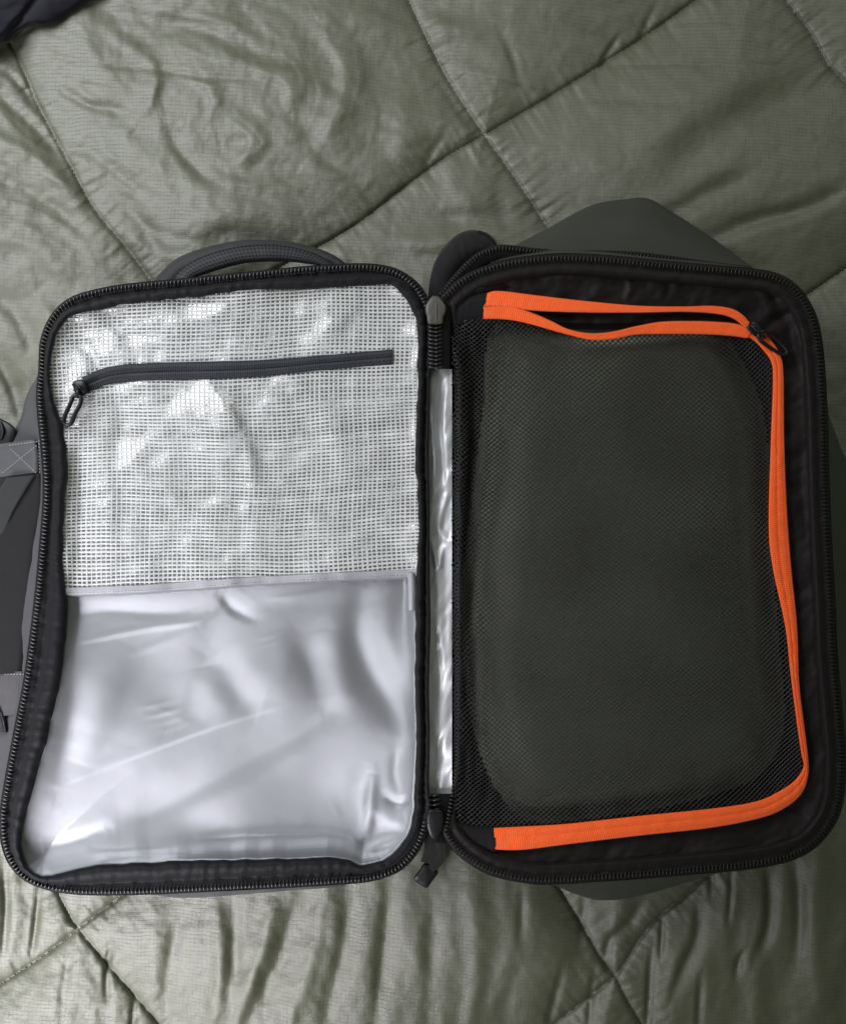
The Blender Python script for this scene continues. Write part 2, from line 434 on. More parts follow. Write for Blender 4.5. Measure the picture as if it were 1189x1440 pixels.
QF = [  # soft folds: points, width left, width right, height
    ([(170, 60), (212, 90), (215, 130), (195, 170)], 20, 10, 5), ([(120, 90), (200, 95), (290, 108), (370, 112)], 6, 5, -2.6),
    ([(290, 115), (300, 140), (295, 170)], 8, 16, 5), ([(235, 170), (255, 215), (300, 255)], 9, 18, -6),
    ([(330, 175), (355, 200), (325, 240)], 8, 16, 5), ([(350, 90), (405, 115), (412, 150)], 10, 20, 6),
    ([(455, 40), (485, 100), (470, 170), (440, 215)], 12, 26, 9), ([(420, 160), (455, 220), (520, 260)], 12, 20, -5),
    ([(120, 15), (240, 30), (330, 60), (420, 110)], 14, 12, -6), ([(60, 200), (130, 220), (210, 280)], 10, 12, -4),
    ([(130, 260), (180, 290), (220, 350), (235, 390)], 12, 12, -6), ([(70, 110), (130, 150), (200, 160)], 8, 8, -4),
    ([(-20, 120), (50, 180), (90, 230)], 9, 9, -6), ([(-20, 190), (60, 230), (110, 285)], 12, 10, 6),
    ([(-20, 240), (60, 280), (130, 330)], 10, 12, -6), ([(-20, 330), (40, 340), (110, 400)], 16, 18, 7),
    ([(-20, 420), (20, 440), (50, 500)], 12, 20, -8), ([(-10, 500), (15, 540), (30, 590)], 8, 16, -8), ([(-20, 90), (20, 110), (60, 165)], 6, 6, -4),
    ([(930, 262), (985, 205), (1080, 150), (1200, 120)], 26, 40, -11), ([(880, 230), (960, 170), (1060, 110)], 30, 30, 6),
    ([(900, 330), (965, 290), (1055, 245)], 12, 16, -7), ([(985, 340), (1060, 312), (1140, 290), (1200, 256)], 9, 14, -8),
    ([(840, 93), (960, 90), (1110, 92)], 4, 4, -1.4), ([(930, 36), (1010, 30), (1120, 40)], 4, 5, -1.6), ([(650, 100), (700, 110), (760, 125)], 4, 8, 2.5),
    ([(780, 145), (870, 140), (1000, 150)], 6, 8, -1.5), ([(600, 20), (640, 40), (690, 40)], 14, 14, 4),
    ([(5, 1215), (8, 1280), (3, 1350)], 5, 7, -6), ([(55, 1250), (50, 1300), (44, 1345)], 4, 6, -7),
    ([(155, 1330), (150, 1365), (150, 1405)], 4, 6, -6), ([(190, 1400), (186, 1440), (188, 1480)], 4, 7, -6), ([(100, 1345), (90, 1380), (85, 1450)], 6, 9, -3),
    ([(270, 1270), (240, 1340), (232, 1460)], 10, 14, -5), ([(300, 1265), (310, 1340), (300, 1460)], 12, 12, 6),
    ([(330, 1262), (330, 1330), (322, 1390)], 10, 12, -6), ([(390, 1255), (370, 1330), (330, 1450)], 14, 12, 7), ([(420, 1255), (395, 1340), (345, 1450)], 12, 22, -9),
    ([(455, 1250), (440, 1340), (400, 1460)], 12, 12, 5), ([(490, 1250), (480, 1340), (450, 1460)], 12, 14, -7), ([(545, 1230), (540, 1330), (525, 1460)], 10, 16, -7),
    ([(610, 1250), (605, 1340), (600, 1460)], 12, 14, -5), ([(660, 1230), (668, 1340), (665, 1460)], 14, 14, 4), ([(735, 1245), (733, 1280), (731, 1330)], 6, 8, -3),
    ([(820, 1255), (819, 1290), (815, 1330)], 5, 6, -3), ([(905, 1265), (880, 1300), (855, 1325), (852, 1360)], 6, 10, -7),
    ([(930, 1290), (929, 1320), (927, 1350)], 3, 5, -5), ([(983, 1265), (978, 1320), (960, 1360), (940, 1420)], 7, 14, -8),
    ([(1000, 1225), (998, 1260)], 3, 4, -4), ([(1026, 1220), (1026, 1260), (1022, 1300)], 3, 5, -5),
    ([(1078, 1215), (1080, 1270), (1076, 1310), (1060, 1348)], 6, 12, -10), ([(1118, 1205), (1122, 1280), (1118, 1350)], 8, 12, -6),
    ([(1047, 1335), (1038, 1350), (1033, 1372)], 4, 7, -5), ([(915, 1335), (912, 1380), (908, 1460)], 4, 7, -6), ([(985, 1370), (982, 1410), (980, 1460)], 4, 7, -5),
    ([(835, 1365), (830, 1400), (826, 1460)], 4, 6, -4), ([(790, 1360), (780, 1400), (765, 1460)], 5, 7, -4), ([(1150, 1180), (1145, 1300), (1150, 1460)], 16, 16, 5),
    ([(620, 120), (640, 150), (668, 180)], 7, 7, -3), ([(700, 40), (720, 80), (730, 120)], 5, 8, -3), ([(610, 250), (600, 230), (625, 190)], 5, 8, -3),
    ([(870, 50), (850, 80), (838, 110)], 4, 6, -4), ([(920, 10), (905, 40), (895, 70)], 5, 6, -3), ([(560, 300), (620, 310), (720, 300), (780, 305)], 16, 16, -5), ([(700, 260), (705, 300), (720, 330)], 12, 14, -4),
    ([(640, 45), (560, 40), (490, 10)], 30, 30, 7), ([(560, 120), (570, 180), (560, 240)], 18, 24, 5),
    ([(235, 330), (330, 300), (420, 310)], 16, 18, 4), ([(545, 330), (600, 345), (650, 330)], 12, 16, 5),
]
QC = [  # crisp short creases
    ([(60, 72), (95, 84), (130, 88)], 2.5, 5, -2.6), ([(75, 95), (110, 112), (165, 118)], 3, 6, 3), ([(88, 130), (130, 150), (190, 150)], 3, 7, -3), ([(100, 165), (150, 185), (205, 180)], 3, 7, 3),
    ([(110, 190), (160, 215), (200, 240)], 3, 7, -3), ([(225, 100), (215, 140), (222, 165)], 4, 10, 3), ([(255, 110), (300, 122), (330, 118)], 3, 6, 2.6), ([(240, 60), (310, 85), (360, 90)], 3, 8, 3),
    ([(335, 160), (372, 198), (350, 215)], 3, 8, 3.4), ([(265, 180), (275, 225), (300, 250)], 3, 8, 3), ([(300, 170), (310, 210), (300, 235)], 3, 8, -2.6), ([(225, 225), (232, 260), (255, 290)], 3, 8, 2.4),
    ([(380, 60), (420, 95), (428, 130)], 4, 10, 3.6), ([(440, 95), (450, 130), (440, 170)], 3, 10, 3), ([(500, 60), (505, 120), (485, 180)], 4, 9, 3), ([(520, 120), (535, 160), (520, 220)], 4, 9, -2.4),
    ([(10, 100), (45, 130), (85, 175)], 3, 6, 3), ([(0, 150), (40, 190), (90, 220)], 3, 7, -3), ([(0, 215), (50, 240), (110, 268)], 3, 7, 3), ([(0, 275), (50, 290), (120, 330)], 3, 8, -3),
    ([(0, 305), (60, 330), (130, 370)], 4, 9, 3), ([(20, 390), (60, 430), (70, 470)], 4, 9, 3), ([(560, 60), (585, 100), (600, 150)], 4, 9, 2), ([(600, 165), (650, 180), (675, 185)], 3, 6, 2), ([(690, 60), (730, 70), (745, 110)], 3, 6, -2),
    ([(300, 250), (340, 262), (400, 250)], 4, 10, 2.4), ([(430, 230), (460, 250), (520, 240)], 4, 10, 2.2), ([(230, 10), (260, 25), (330, 30)], 3, 7, 2.6), ([(160, 40), (200, 50), (250, 48)], 3, 7, -2.6),
]
def quilt_h(X, Y):
    dm = np.full(X.shape, 1e9); gat = np.zeros(X.shape); st = np.zeros(X.shape)
    for i, s in enumerate(SEAMS):
        d, a, side, L = dist(X, Y, s, want=True)
        dm = np.minimum(dm, d)
        g = vn(a / 11.0 + side * 7.3, d / 90.0 + i * 9.1, 31 + i) + .6 * vn(a / 5.0 + side * 3.3, d / 40 + i * 5.1, 51 + i)
        gat += g * np.exp(-d / 26.0) * (1 - np.exp(-d / 2.5))
    H = 24.0 * (1 - np.exp(-dm / 85.0)) + 4.2 * (1 - np.exp(-(dm / 4.0))) - 3 * np.exp(-(dm / 1.8) ** 2)
    H += gat * 2.2
    # loose wrinkles: lying across on the upper part, hanging down the picture on the lower part
    low = sstep(1000, 1220, Y)
    wx = X + 30 * vn(X / 150, Y / 150, 3); wy = Y + 30 * vn(X / 150, Y / 150, 4)
    up = fbm((wx * .8 + wy * .5) / 170, (wy - wx * .45) / 95, 5, 3)
    dn = fbm(wx / 60, wy / 260, 8, 2)
    lx = 1 - sstep(350, 750, X) * .45
    H += (1 - low) * up * 6.0 * lx + low * dn * 4.5
    H += 5.0 * vn(X / 170, Y / 170, 12)
    H += 1.3 * fbm(X / 26, Y / 26, 15, 3) * lx
    H = folds(X, Y, H, QC, .45)
    H = folds(X, Y, H, QF, 1.1)
    return QH - 14 + H
quilt = gridpart('quilt', -190, 1380, -190, 1630, 2.5, quilt_h, None, MQ, None)
quilt['label'] = 'olive grey ripstop quilt stitched in large diamonds, lying under the open backpack'
quilt['category'] = 'quilt'
def on_quilt(p, dh):
    p = np.asarray(p, float); return cst([p, quilt_h(p[:, 0], p[:, 1]) + dh])
for s in SEAMS:
    q = spl(s, int(length(s) / 3)); stitches('seam_thread', on_quilt(q, 1.4), 5.0, 2.2, .45, M_THREADD, quilt)

# black cloth in the corner, thrown on the quilt
go = spl([(-40, 85), (0, 64), (17, 58), (28, 45), (48, 36), (66, 37), (88, 32), (100, 24), (122, 8), (140, -3), (160, -20), (175, -60)], 120)
gi = spl([(-120, 60), (-60, 10), (-50, 0), (-40, -10), (-30, -20), (-20, -30), (-10, -40), (0, -50), (10, -60), (30, -70), (60, -80), (90, -90)], 120)
gr = []
for u in np.linspace(0, 1, 60):
    p = go * (1 - u) + gi * u
    h = QH + 2 + 30 * (1 - math.exp(-u / .08)) + 5 * fbm(p[:, 0] / 55, p[:, 1] / 30, 77, 2) * min(1, u * 9) + 10 * np.exp(-((p[:, 0] + p[:, 1] * .8 - 52) / 8)**2) * min(1, u * 6) * -1
    gr.append(cst([p, h]))
gr = [cst([go, 0 * go[:, 0] + QH - 18])] + gr
garment = loft('folded_garment', gr, M_GARM)
garment['label'] = 'crumpled black cloth lying on the quilt in the corner above the backpack'
garment['category'] = 'cloth'

# ------------------------------------------------------------------ the backpack
bag = bpy.data.objects.new('backpack', None); bag.location = (0, 0, -0.056)
link(bag); bag['label'] = 'grey backpack unzipped flat into two halves, silver lined left, black netted right with orange zipper'
bag['category'] = 'backpack'

# --- left half: stations (zip teeth x,y ; lining edge x,y ; foot of the shell x,y), clockwise
LS = [
    (60, 520, 71, 533, 56, 520), (62, 482, 75, 490, 62, 482), (73, 452, 88, 458, 76, 455), (92, 430, 106, 443, 96, 436), (118, 417, 150, 434, 122, 424), (170, 406, 190, 427, 172, 412),
    (250, 398, 255, 420, 252, 402), (350, 388, 350, 409, 350, 394), (430, 380, 430, 407, 430, 386), (505, 376, 500, 403, 503, 382), (545, 380, 535, 401, 540, 388),
    (570, 391, 553, 404, 562, 400), (590, 410, 573, 426, 580, 420), (602, 440, 585, 455, 590, 445), (600, 490, 587, 500, 592, 490), (598, 560, 586, 560, 592, 560), (597, 650, 583, 650, 592, 650), (598, 720, 588, 720, 592, 720),
    (598, 800, 585, 800, 592, 800), (599, 880, 584, 880, 592, 880), (597, 960, 583, 960, 592, 960), (598, 1040, 585, 1040, 592, 1040), (597, 1100, 582, 1100, 592, 1100),
    (599, 1140, 581, 1135, 590, 1135), (594, 1172, 575, 1168, 585, 1165), (580, 1200, 560, 1192, 570, 1190), (556, 1222, 538, 1208, 548, 1208), (520, 1234, 508, 1216, 515, 1228), (480, 1238, 478, 1206, 480, 1246), (400, 1243, 400, 1207, 400, 1253),
    (300, 1248, 300, 1209, 300, 1261), (240, 1251, 240, 1211, 240, 1262), (180, 1253, 180, 1214, 190, 1252), (120, 1253, 110, 1221, 130, 1246), (76, 1248, 72, 1232, 90, 1238), (42, 1236, 50, 1228, 55, 1225),
    (20, 1216, 36, 1212, 30, 1205), (8, 1188, 30, 1185, 16, 1180), (5, 1150, 36, 1150, -6, 1150), (12, 1100, 50, 1095, -30, 1110), (25, 1030, 68, 1030, -60, 1040), (40, 950, 86, 950, -80, 950),
    (52, 860, 95, 865, -90, 860), (60, 780, 90, 790, -90, 780), (66, 700, 92, 705, -70, 720), (64, 640, 96, 645, -40, 665), (58, 580, 87, 590, 22, 600), (57, 550, 76, 560, 38, 555),
]
L = spl(LS, 700, True); LT = L[:, 0:2]; LI = L[:, 2:4]; LB = L[:, 4:6]
lc = lambda a: np.vstack([a, a[:1]])
nL, _ = normals(LT, True)
LI = LI + (2.2 * vn(np.arange(700) / 9.0, 0 * np.arange(700.), 5) + 1.2 * vn(np.arange(700) / 4.0, 0 * np.arange(700.), 6))[:, None] * nL
out = LT + nL * 6.0
# shell
ph = [(-2, 0.0), (-12, .04), (-45, .50), (-80, .88), (-104, 1.0), (-128, .93)]
rows = []
for h, k in ph:
    rows.append(cst([out * (1 - k) + LB * k, h + 3 * fbm(np.arange(700) / 30., h / 30. + 0 * np.arange(700.), 9, 2)]))
loft('outer_shell', rows, M_SHELL, bag, closed=True)
# zip tape + binding
rows = strip(np.vstack([out]), LI, [(0, -8), (.02, -1.5), (.10, -.2), (.26, -1.2), (.36, -4), (.44, -4), (.50, 1.0), (.60, 4.2), (.72, 5.0), (.85, 3.6), (.96, -1.5), (1.0, -9)], 21, 2.6, 8)
loft('lining_binding', rows, M_BLACK, bag, closed=True)
tp = LT[~((LT[:, 0] > 592) & (LT[:, 1] > 430) & (LT[:, 1] < 1155))]
k = np.argmax(np.hypot(*(np.diff(lc(tp), axis=0).T))) + 1
tp = np.roll(tp, -k, 0)
teeth('zipper_teeth', tp - 0 * tp, 5.3, 4.3, 1.2, 1.4, M_TEETH, bag, skew=.12, lift=.4)
stitches('tape_stitching', cst([tp - normals(tp, False)[0] * 8.5, 0 * tp[:, 0] + .6]), 3.2, 2.2, .5, M_TAPE, bag)

LIpoly = LI
POCK = lambda x: np.interp(x, [60, 92, 200, 350, 480, 588, 620], [829, 829, 825, 814, 807, 803, 802])   # pocket's lower hem
LF = [  # folds of the satin panel
    ([(80, 1106), (200, 1059), (300, 1022), (410, 988)], 3, 12, 2.0), ([(150, 1172), (250, 1122), (400, 1042), (510, 975)], 17, 20, -8),
    ([(200, 1190), (330, 1120), (470, 1040), (560, 1010)], 30, 26, 7), ([(345, 830), (310, 880), (265, 960), (240, 1010)], 26, 34, -9), ([(285, 915), (260, 960), (250, 1010)], 20, 12, 4),
    ([(300, 920), (345, 985), (370, 1000)], 24, 28, -8), ([(290, 935), (300, 975), (330, 1000)], 28, 26, 5), ([(420, 900), (440, 940), (450, 985)], 16, 24, -7), ([(395, 880), (400, 930), (390, 990)], 22, 18, 3),
    ([(510, 820), (505, 900), (535, 970), (585, 1035)], 20, 22, -15), ([(545, 830), (545, 890), (570, 960)], 12, 14, 4), ([(470, 880), (478, 960), (510, 1010)], 24, 20, 8),
    ([(90, 880), (140, 860), (250, 860), (290, 835)], 8, 12, -5), ([(100, 905), (200, 885), (285, 872), (310, 850)], 4, 7, 3.5), ([(190, 920), (240, 900), (280, 880)], 5, 8, 3), ([(310, 835), (330, 858), (360, 872)], 7, 9, -6),
    ([(380, 842), (420, 838), (465, 828)], 4, 5, 3.0), ([(360, 900), (385, 893), (400, 884)], 3, 4, .8), ([(365, 910), (390, 902), (402, 894)], 3, 4, .9), ([(195, 995), (215, 992), (245, 984)], 3, 4, 0.9),
    ([(205, 1008), (230, 1003), (255, 995)], 3, 4, 1.3), ([(215, 1020), (240, 1013), (262, 1004)], 3, 4, 0.7), ([(225, 1030), (250, 1023), (268, 1013)], 3, 4, .6),
    ([(110, 930), (100, 1020), (80, 1110)], 16, 22, -6), ([(180, 900), (140, 1000), (110, 1080)], 26, 26, 6), ([(280, 1178), (350, 1172), (480, 1173), (505, 1190)], 3, 6, 2.6),
    ([(520, 1130), (545, 1150), (565, 1160), (572, 1180)], 12, 16, 8), ([(500, 1180), (515, 1165), (520, 1130), (525, 1085)], 9, 9, 8), ([(560, 1050), (556, 1090), (566, 1120)], 9, 12, -5), ([(540, 1120), (560, 1130), (580, 1122)], 6, 7, -6),
    ([(515, 1195), (540, 1185), (560, 1178)], 8, 8, 6), ([(520, 1070), (500, 1120), (470, 1140)], 20, 20, -4), ([(120, 1190), (160, 1200), (240, 1196)], 10, 10, -5), ([(60, 1195), (100, 1185), (150, 1165)], 12, 10, -7), ([(128, 1222), (160, 1205), (260, 1204)], 5, 6, 4),
]
def wall(X, Y): return dist(X, Y, LIpoly[::5], True)
def floor_h(X, Y):
    d = wall(X, Y); ins = inside(X, Y, LIpoly)
    d = np.where(ins, d, -d)
    return d
def satin_h(X, Y):
    d = floor_h(X, Y)
    side = sstep(430, 590, X)
    depth = 30 - 12 * side
    H = -8 - depth * (1 - np.exp(-np.clip(d, 0, None) / (19.0 + 45 * sstep(330, 100, X)))) - np.clip(-d, 0, 8) * .3
    H += 4 * vn(X / 160 + .3, Y / 130, 41) + .15 * fbm((X + Y * .5) / 70, (Y - X * .4) / 40, 44, 2)
    near = sstep(-5, 18, d)
    F = folds(X, Y, np.zeros(X.shape), LF)
    H += (F * .40) * near
    up = sstep(0, 130, Y - POCK(X)); H = H * up + (1 - up) * (-27 + F * .35 + 12 * sstep(18, 0, d)) + 5 * sstep(45, 0, Y - POCK(X))
    return H
gridpart('silver_lining', 20, 610, 795, 1250, 2.0, satin_h, lambda X, Y: (floor_h(X, Y) > -7) & (Y > POCK(X) - 2), M_SATIN, bag)

MFD = [([(280, 530), (318, 575), (348, 640), (352, 690)], 30, 12, 11), ([(200, 470), (280, 450), (330, 430)], 14, 14, 4), ([(95, 470), (130, 500), (150, 560)], 10, 14, -4), ([(140, 440), (180, 470), (240, 470)], 8, 10, -4),
       ([(500, 430), (470, 460), (440, 500)], 14, 14, 3.5), ([(160, 545), (170, 600), (150, 700)], 12, 16, -3.5), ([(240, 560), (290, 600), (330, 650)], 20, 20, 5),
       ([(350, 560), (335, 650), (340, 780)], 18, 16, -5), ([(420, 560), (470, 600), (500, 700)], 20, 20, 3), ([(110, 620), (115, 720), (105, 820)], 10, 10, -5), ([(150, 640), (155, 740), (150, 820)], 14, 14, 4)]
def mesh_h(X, Y):
    d = floor_h(X, Y)
    H = -5 - 7 * (1 - np.exp(-np.clip(d, 0, None) / 18.0)) + 4.5 * vn(X / 75, Y / 60, 61) + 1.6 * vn(X / 28, Y / 24, 62)
    H = folds(X, Y, H, MFD) + 2 * sstep(60, 0, POCK(X) - Y)
    return H
def foil_h(X, Y):
    H = -24 + 5 * vn(X / 60, Y / 70, 71) + 3.2 * fbm(X / 26 + Y / 80, Y / 30, 72, 3)
    return np.minimum(H, mesh_h(X, Y) - 3.5)
gridpart('foil_lining', 55, 610, 385, 842, 2.5, foil_h, lambda X, Y: (floor_h(X, Y) > -8) & (Y < POCK(X) + 6), M_FOIL, bag)

# white mesh: one grid of real threads
def warp(X, Y):
    return X + 7 * vn(X / 260, Y / 200, 81), Y + 9 * vn(X / 260, Y / 220, 82) + 1.5 * vn(X / 70, Y / 70, 83) - (X - 330) * .035
def ribbons():
    V = []; F = []; base = 0
    def add(px, py, hw, across):
        nonlocal base
        ok = (floor_h(px, py) > -6) & (py < POCK(px) + 3) & (py > 380)
        hh = mesh_h(px, py)
        t = np.gradient(cst([px, py]), axis=0); t /= np.hypot(t[:, 0], t[:, 1])[:, None] + 1e-9
        nx, ny = -t[:, 1], t[:, 0]
        n = len(px); pts = []
        for k, dh in ((-1, -.5), (-.45, .45), (.45, .45), (1, -.5)):
            pts.append(W(px + nx * hw * k, py + ny * hw * k, hh + dh + across))
        V.append(np.concatenate(pts)); idx = np.arange(n - 1)[ok[:-1] & ok[1:]]
        for k in range(3):
            a = base + k * n + idx; F.append(np.stack([a, a + 1, a + n + 1, a + n], -1))
        base += 4 * n
    xs = np.arange(50, 612, 3.3)
    for y in np.arange(372, 870, 5.25):
        x, yy = warp(xs, y + 0 * xs); add(xs + (x - xs), yy, 1.45 + .18 * rng.randn(), .3)
    ys = np.arange(372, 880, 2.7)
    for x in np.arange(48, 616, 6.7):
        xx, yy = warp(x + 0 * ys, ys); add(xx, yy, 1.35 + .18 * rng.randn(), 0)
    F = np.concatenate(F); V = np.concatenate(V)
    return mesh('white_mesh', V, F, M_YARN, bag, kind='stuff')
ribbons()
gridpart('clear_film', 55, 610, 385, 842, 3.0, lambda X, Y: mesh_h(X, Y) - .7, lambda X, Y: (floor_h(X, Y) > -6) & (Y < POCK(X) + 2), M_FILM, bag)

# pocket hem
hx = np.linspace(86, 592, 220)
def hemrow(dy, h): return cst([hx, POCK(hx) + dy, mesh_h(hx, POCK(hx)) + h + .5 * vn(hx / 14, 0 * hx, 90)])
hem = loft('pocket_hem', [hemrow(-2.5, -3), hemrow(-2.2, 1.6), hemrow(0, 2.3), hemrow(5, 2.0), hemrow(8.5, 1.2), hemrow(9.5, -4), hemrow(11, -12)], M_HEM, bag)
stitches('hem_stitching', hemrow(6.0, 2.6), 3.4, 2.2, .55, M_THREAD, hem)

# pocket zipper across the white mesh
ZT = [(116, 530, 122, 554), (128, 525, 134, 548), (142, 519, 152, 541), (170, 513, 178, 537), (220, 510, 222, 535), (300, 508, 300, 533), (360, 507, 360, 530), (450, 500, 450, 521), (552, 491, 552, 512)]
z = spl(ZT, 200)
def zr(u, h): p = z[:, :2] * (1 - u) + z[:, 2:] * u; return cst([p, mesh_h(p[:, 0], p[:, 1]) * .6 - 3.5 + h])
pz = loft('pocket_zipper', [zr(0, -3), zr(.01, 1.2), zr(.2, 1.6), zr(.44, 2.0), zr(.49, 1.3), zr(.52, 1.3), zr(.57, 2.1), zr(.8, 1.6), zr(.99, 1.2), zr(1, -3)], M_TAPEB, bag)
stitches('zipper_stitching', zr(.30, 2.3), 2.6, 1.9, .42, M_TAPEB, pz); stitches('zipper_stitching', zr(.70, 2.3), 2.6, 1.9, .42, M_TAPEB, pz)
stitches('zipper_seam', zr(.505, 2.2), 1.3, 1.2, .7, M_TAPE, pz)
def rot_outline(cx, cy, pts, deg):
    c, s = math.cos(math.radians(deg)), math.sin(math.radians(deg))
    return [(cx + x * c - y * s, cy + x * s + y * c) for x, y in pts]
sl = slab('zipper_slider', spl(rot_outline(112, 545, [(-7, -9), (4, -11), (9, -7), (10, 8), (5, 12), (-4, 10), (-8, 3)], -8), 40, True), -6, 5, M_BLKP, bag, 2.5)
tube('pull_bridge', spl([(103, 541, 3), (107, 541, 9), (113, 544, 10), (117, 547, 5)], 16), 1.9, M_BLKP, sl)
tube('slider_pull', spl([(105, 556, 6), (113, 557, 7), (114, 566, 7), (107, 580, 6), (101, 594, 4), (95, 598, 3), (90, 594, 3), (92, 584, 4), (99, 568, 6), (103, 558, 6)], 60, True), 3.0, M_BLKP, sl, closed=True)
tube('pull_neck', spl([(109, 547, 6), (110, 552, 9), (108, 559, 7)], 10), 2.6, M_BLKP, sl)
# little grey fold of lining and dark tab at the pocket's corner
lo = loft('side_tab', [cst([[573, 573.5, 574], [806, 825, 858], [-7, -3, -9]]), cst([[576, 577, 577], [806, 825, 858], [0, 1, -5]]), cst([[580, 581, 581], [806, 825, 858], [0, 1, -5]]), cst([[584, 585, 585], [806, 825, 858], [-6, -4, -9]])], M_HEM, bag)

# --- carry handle at the top of the left half
HK = spl([(212, 404, 238, 404, 268, 402), (228, 383, 250, 383, 275, 391), (250, 364, 270, 367, 291, 385), (285, 350, 298, 355, 316, 377), (330, 340, 334, 346, 346, 370), (370, 338, 371, 343, 375, 368),
          (410, 341, 408, 346, 404, 368), (450, 351, 444, 356, 431, 371), (475, 363, 464, 368, 450, 374), (493, 378, 482, 380, 464, 382)], 120)
ho, hm_, hi = HK[:, :2], HK[:, 2:4], HK[:, 4:6]
rows = strip(ho, hi, [(0, -62), (-.03, -52), (.02, -42), (.12, -36), (.26, -34), (.34, -34.5), (.50, -36), (.66, -50), (.75, -62)], 91, 1.2, 20)
hd = loft('carry_handle', rows, m_weave('grey_handle_fabric', (.030, .030, .034), (.042, .042, .047), .0010, .6, .25, .3), bag)
def m_spacer():
    a = N('black_spacer_mesh'); u, v = a.sep(a.uv())
    P_ = .10
    s1 = a.ma('SINE', a.ma('MULTIPLY', a.ma('ADD', u, a.ma('MULTIPLY', v, 1.0)), 2 * math.pi / P_))
    s2 = a.ma('SINE', a.ma('MULTIPLY', a.ma('SUBTRACT', u, a.ma('MULTIPLY', v, 1.0)), 2 * math.pi / P_))
    w = a.ma('MULTIPLY', s1, s2); hole = a.ma('MULTIPLY', a.ma('SUBTRACT', w, .12), 4.0, clamp=True)
    c = a.mix(hole, col(.026, .027, .033), col(.002, .002, .003))
    return a.P(Base_Color=c, Roughness=.6, Specular_IOR_Level=.35, Normal=a.bump(a.ma('SUBTRACT', 1.0, hole), .7, .0006))
M_SPACER = m_spacer()
loft('handle_padding', strip(hm_, hi, [(0, -36), (.04, -32), (.25, -29.5), (.5, -28.5), (.75, -29), (.95, -32), (1.0, -42)], 92, .6, 30), M_SPACER, hd)

# --- things sewn to the left side
def sidep(name, pts, hs, mat, parent, n=30, puff=3, wr=.6, seed=0):
    """strip between two keyed curves: pts rows of (x0,y0,h0,x1,y1,h1)"""
    k = spl(pts, n); rows = []
    for u in np.linspace(0, 1, 12):
        p = k[:, 0:3] * (1 - u) + k[:, 3:6] * u
        p = p.copy(); p[:, 2] += puff * math.sin(math.pi * u) ** .5 + wr * vn(np.arange(n) / 4., u * 3 + 0 * np.arange(n), seed)
        rows.append(p)
    e0 = rows[0].copy(); e0[:, 2] -= 8; e1 = rows[-1].copy(); e1[:, 2] -= 8
    return loft(name, [e0] + rows + [e1], mat, parent)
wp = sidep('webbing_patch', [(50, 618, -6, -30, 628, -60), (54, 640, -5, -34, 652, -60), (54, 664, -5, -40, 676, -62)], 0, M_SHELL, bag, puff=4, seed=2)
for a_, b_ in (((51, 627), (5, 664)), ((16, 632), (50, 664)), ((14, 626), (52, 621)), ((55, 620), (56, 664))):
    t = np.linspace(0, 1, 12); xx = a_[0] + (b_[0] - a_[0]) * t; yy = a_[1] + (b_[1] - a_[1]) * t
    stitches('cross_stitching', cst([xx, yy, np.interp(xx, [-30, 50], [-54, 3])]), 2.2, 1.6, .6, M_THREAD, wp)
sidep('shoulder_strap', [(58, 666, -7, -10, 664, -50), (62, 700, -9, -40, 690, -52), (57, 740, -12, -60, 720, -54), (50, 790, -14, -80, 760, -54), (46, 840, -16, -90, 820, -56), (40, 880, -16, -90, 870, -56), (36, 915, -14, -90, 930, -56), (32, 945, -12, -90, 960, -56)], 0, M_PAD, bag, n=60, puff=8, seed=4)
sidep('strap_binding', [(50, 668, -4, 10, 672, -10), (36, 690, -8, -4, 694, -16), (18, 722, -16, -16, 720, -24), (4, 760, -26, -26, 756, -30), (-4, 800, -34, -30, 790, -40)], 0, M_PADG, bag, n=40, puff=3, seed=5)
p2 = sidep('side_patch', [(36, 944, -8, -70, 946, -50), (34, 975, -8, -70, 985, -50), (28, 1004, -8, -70, 1015, -50)], 0, M_WEB, bag, n=20, puff=3, seed=8)
stitches('patch_stitching', cst([np.linspace(-5, 33, 14), 948 + 0 * np.linspace(0, 1, 14), np.interp(np.linspace(-5, 33, 14), [-70, 36], [-46, -4])]), 2.2, 1.6, .6, M_THREAD, p2)
sidep('side_webbing', [(-10, 985, -16, -50, 965, -46), (4, 1005, -14, -50, 1000, -46), (10, 1030, -14, -50, 1030, -46)], 0, M_WEBK, bag, n=20, puff=6, seed=7)
bk = slab('side_buckle', spl([(-14, 588), (8, 592), (22, 604), (20, 622), (12, 640), (-14, 634)], 36, True), -74, -52, M_BLKP, bag, 3)
sidep('buckle_webbing', [(2, 592, -50, -40, 586, -56), (6, 606, -48, -40, 604, -54), (3, 618, -50, -40, 618, -56)], 0, M_WEBK, bag, n=16, puff=3, seed=9)

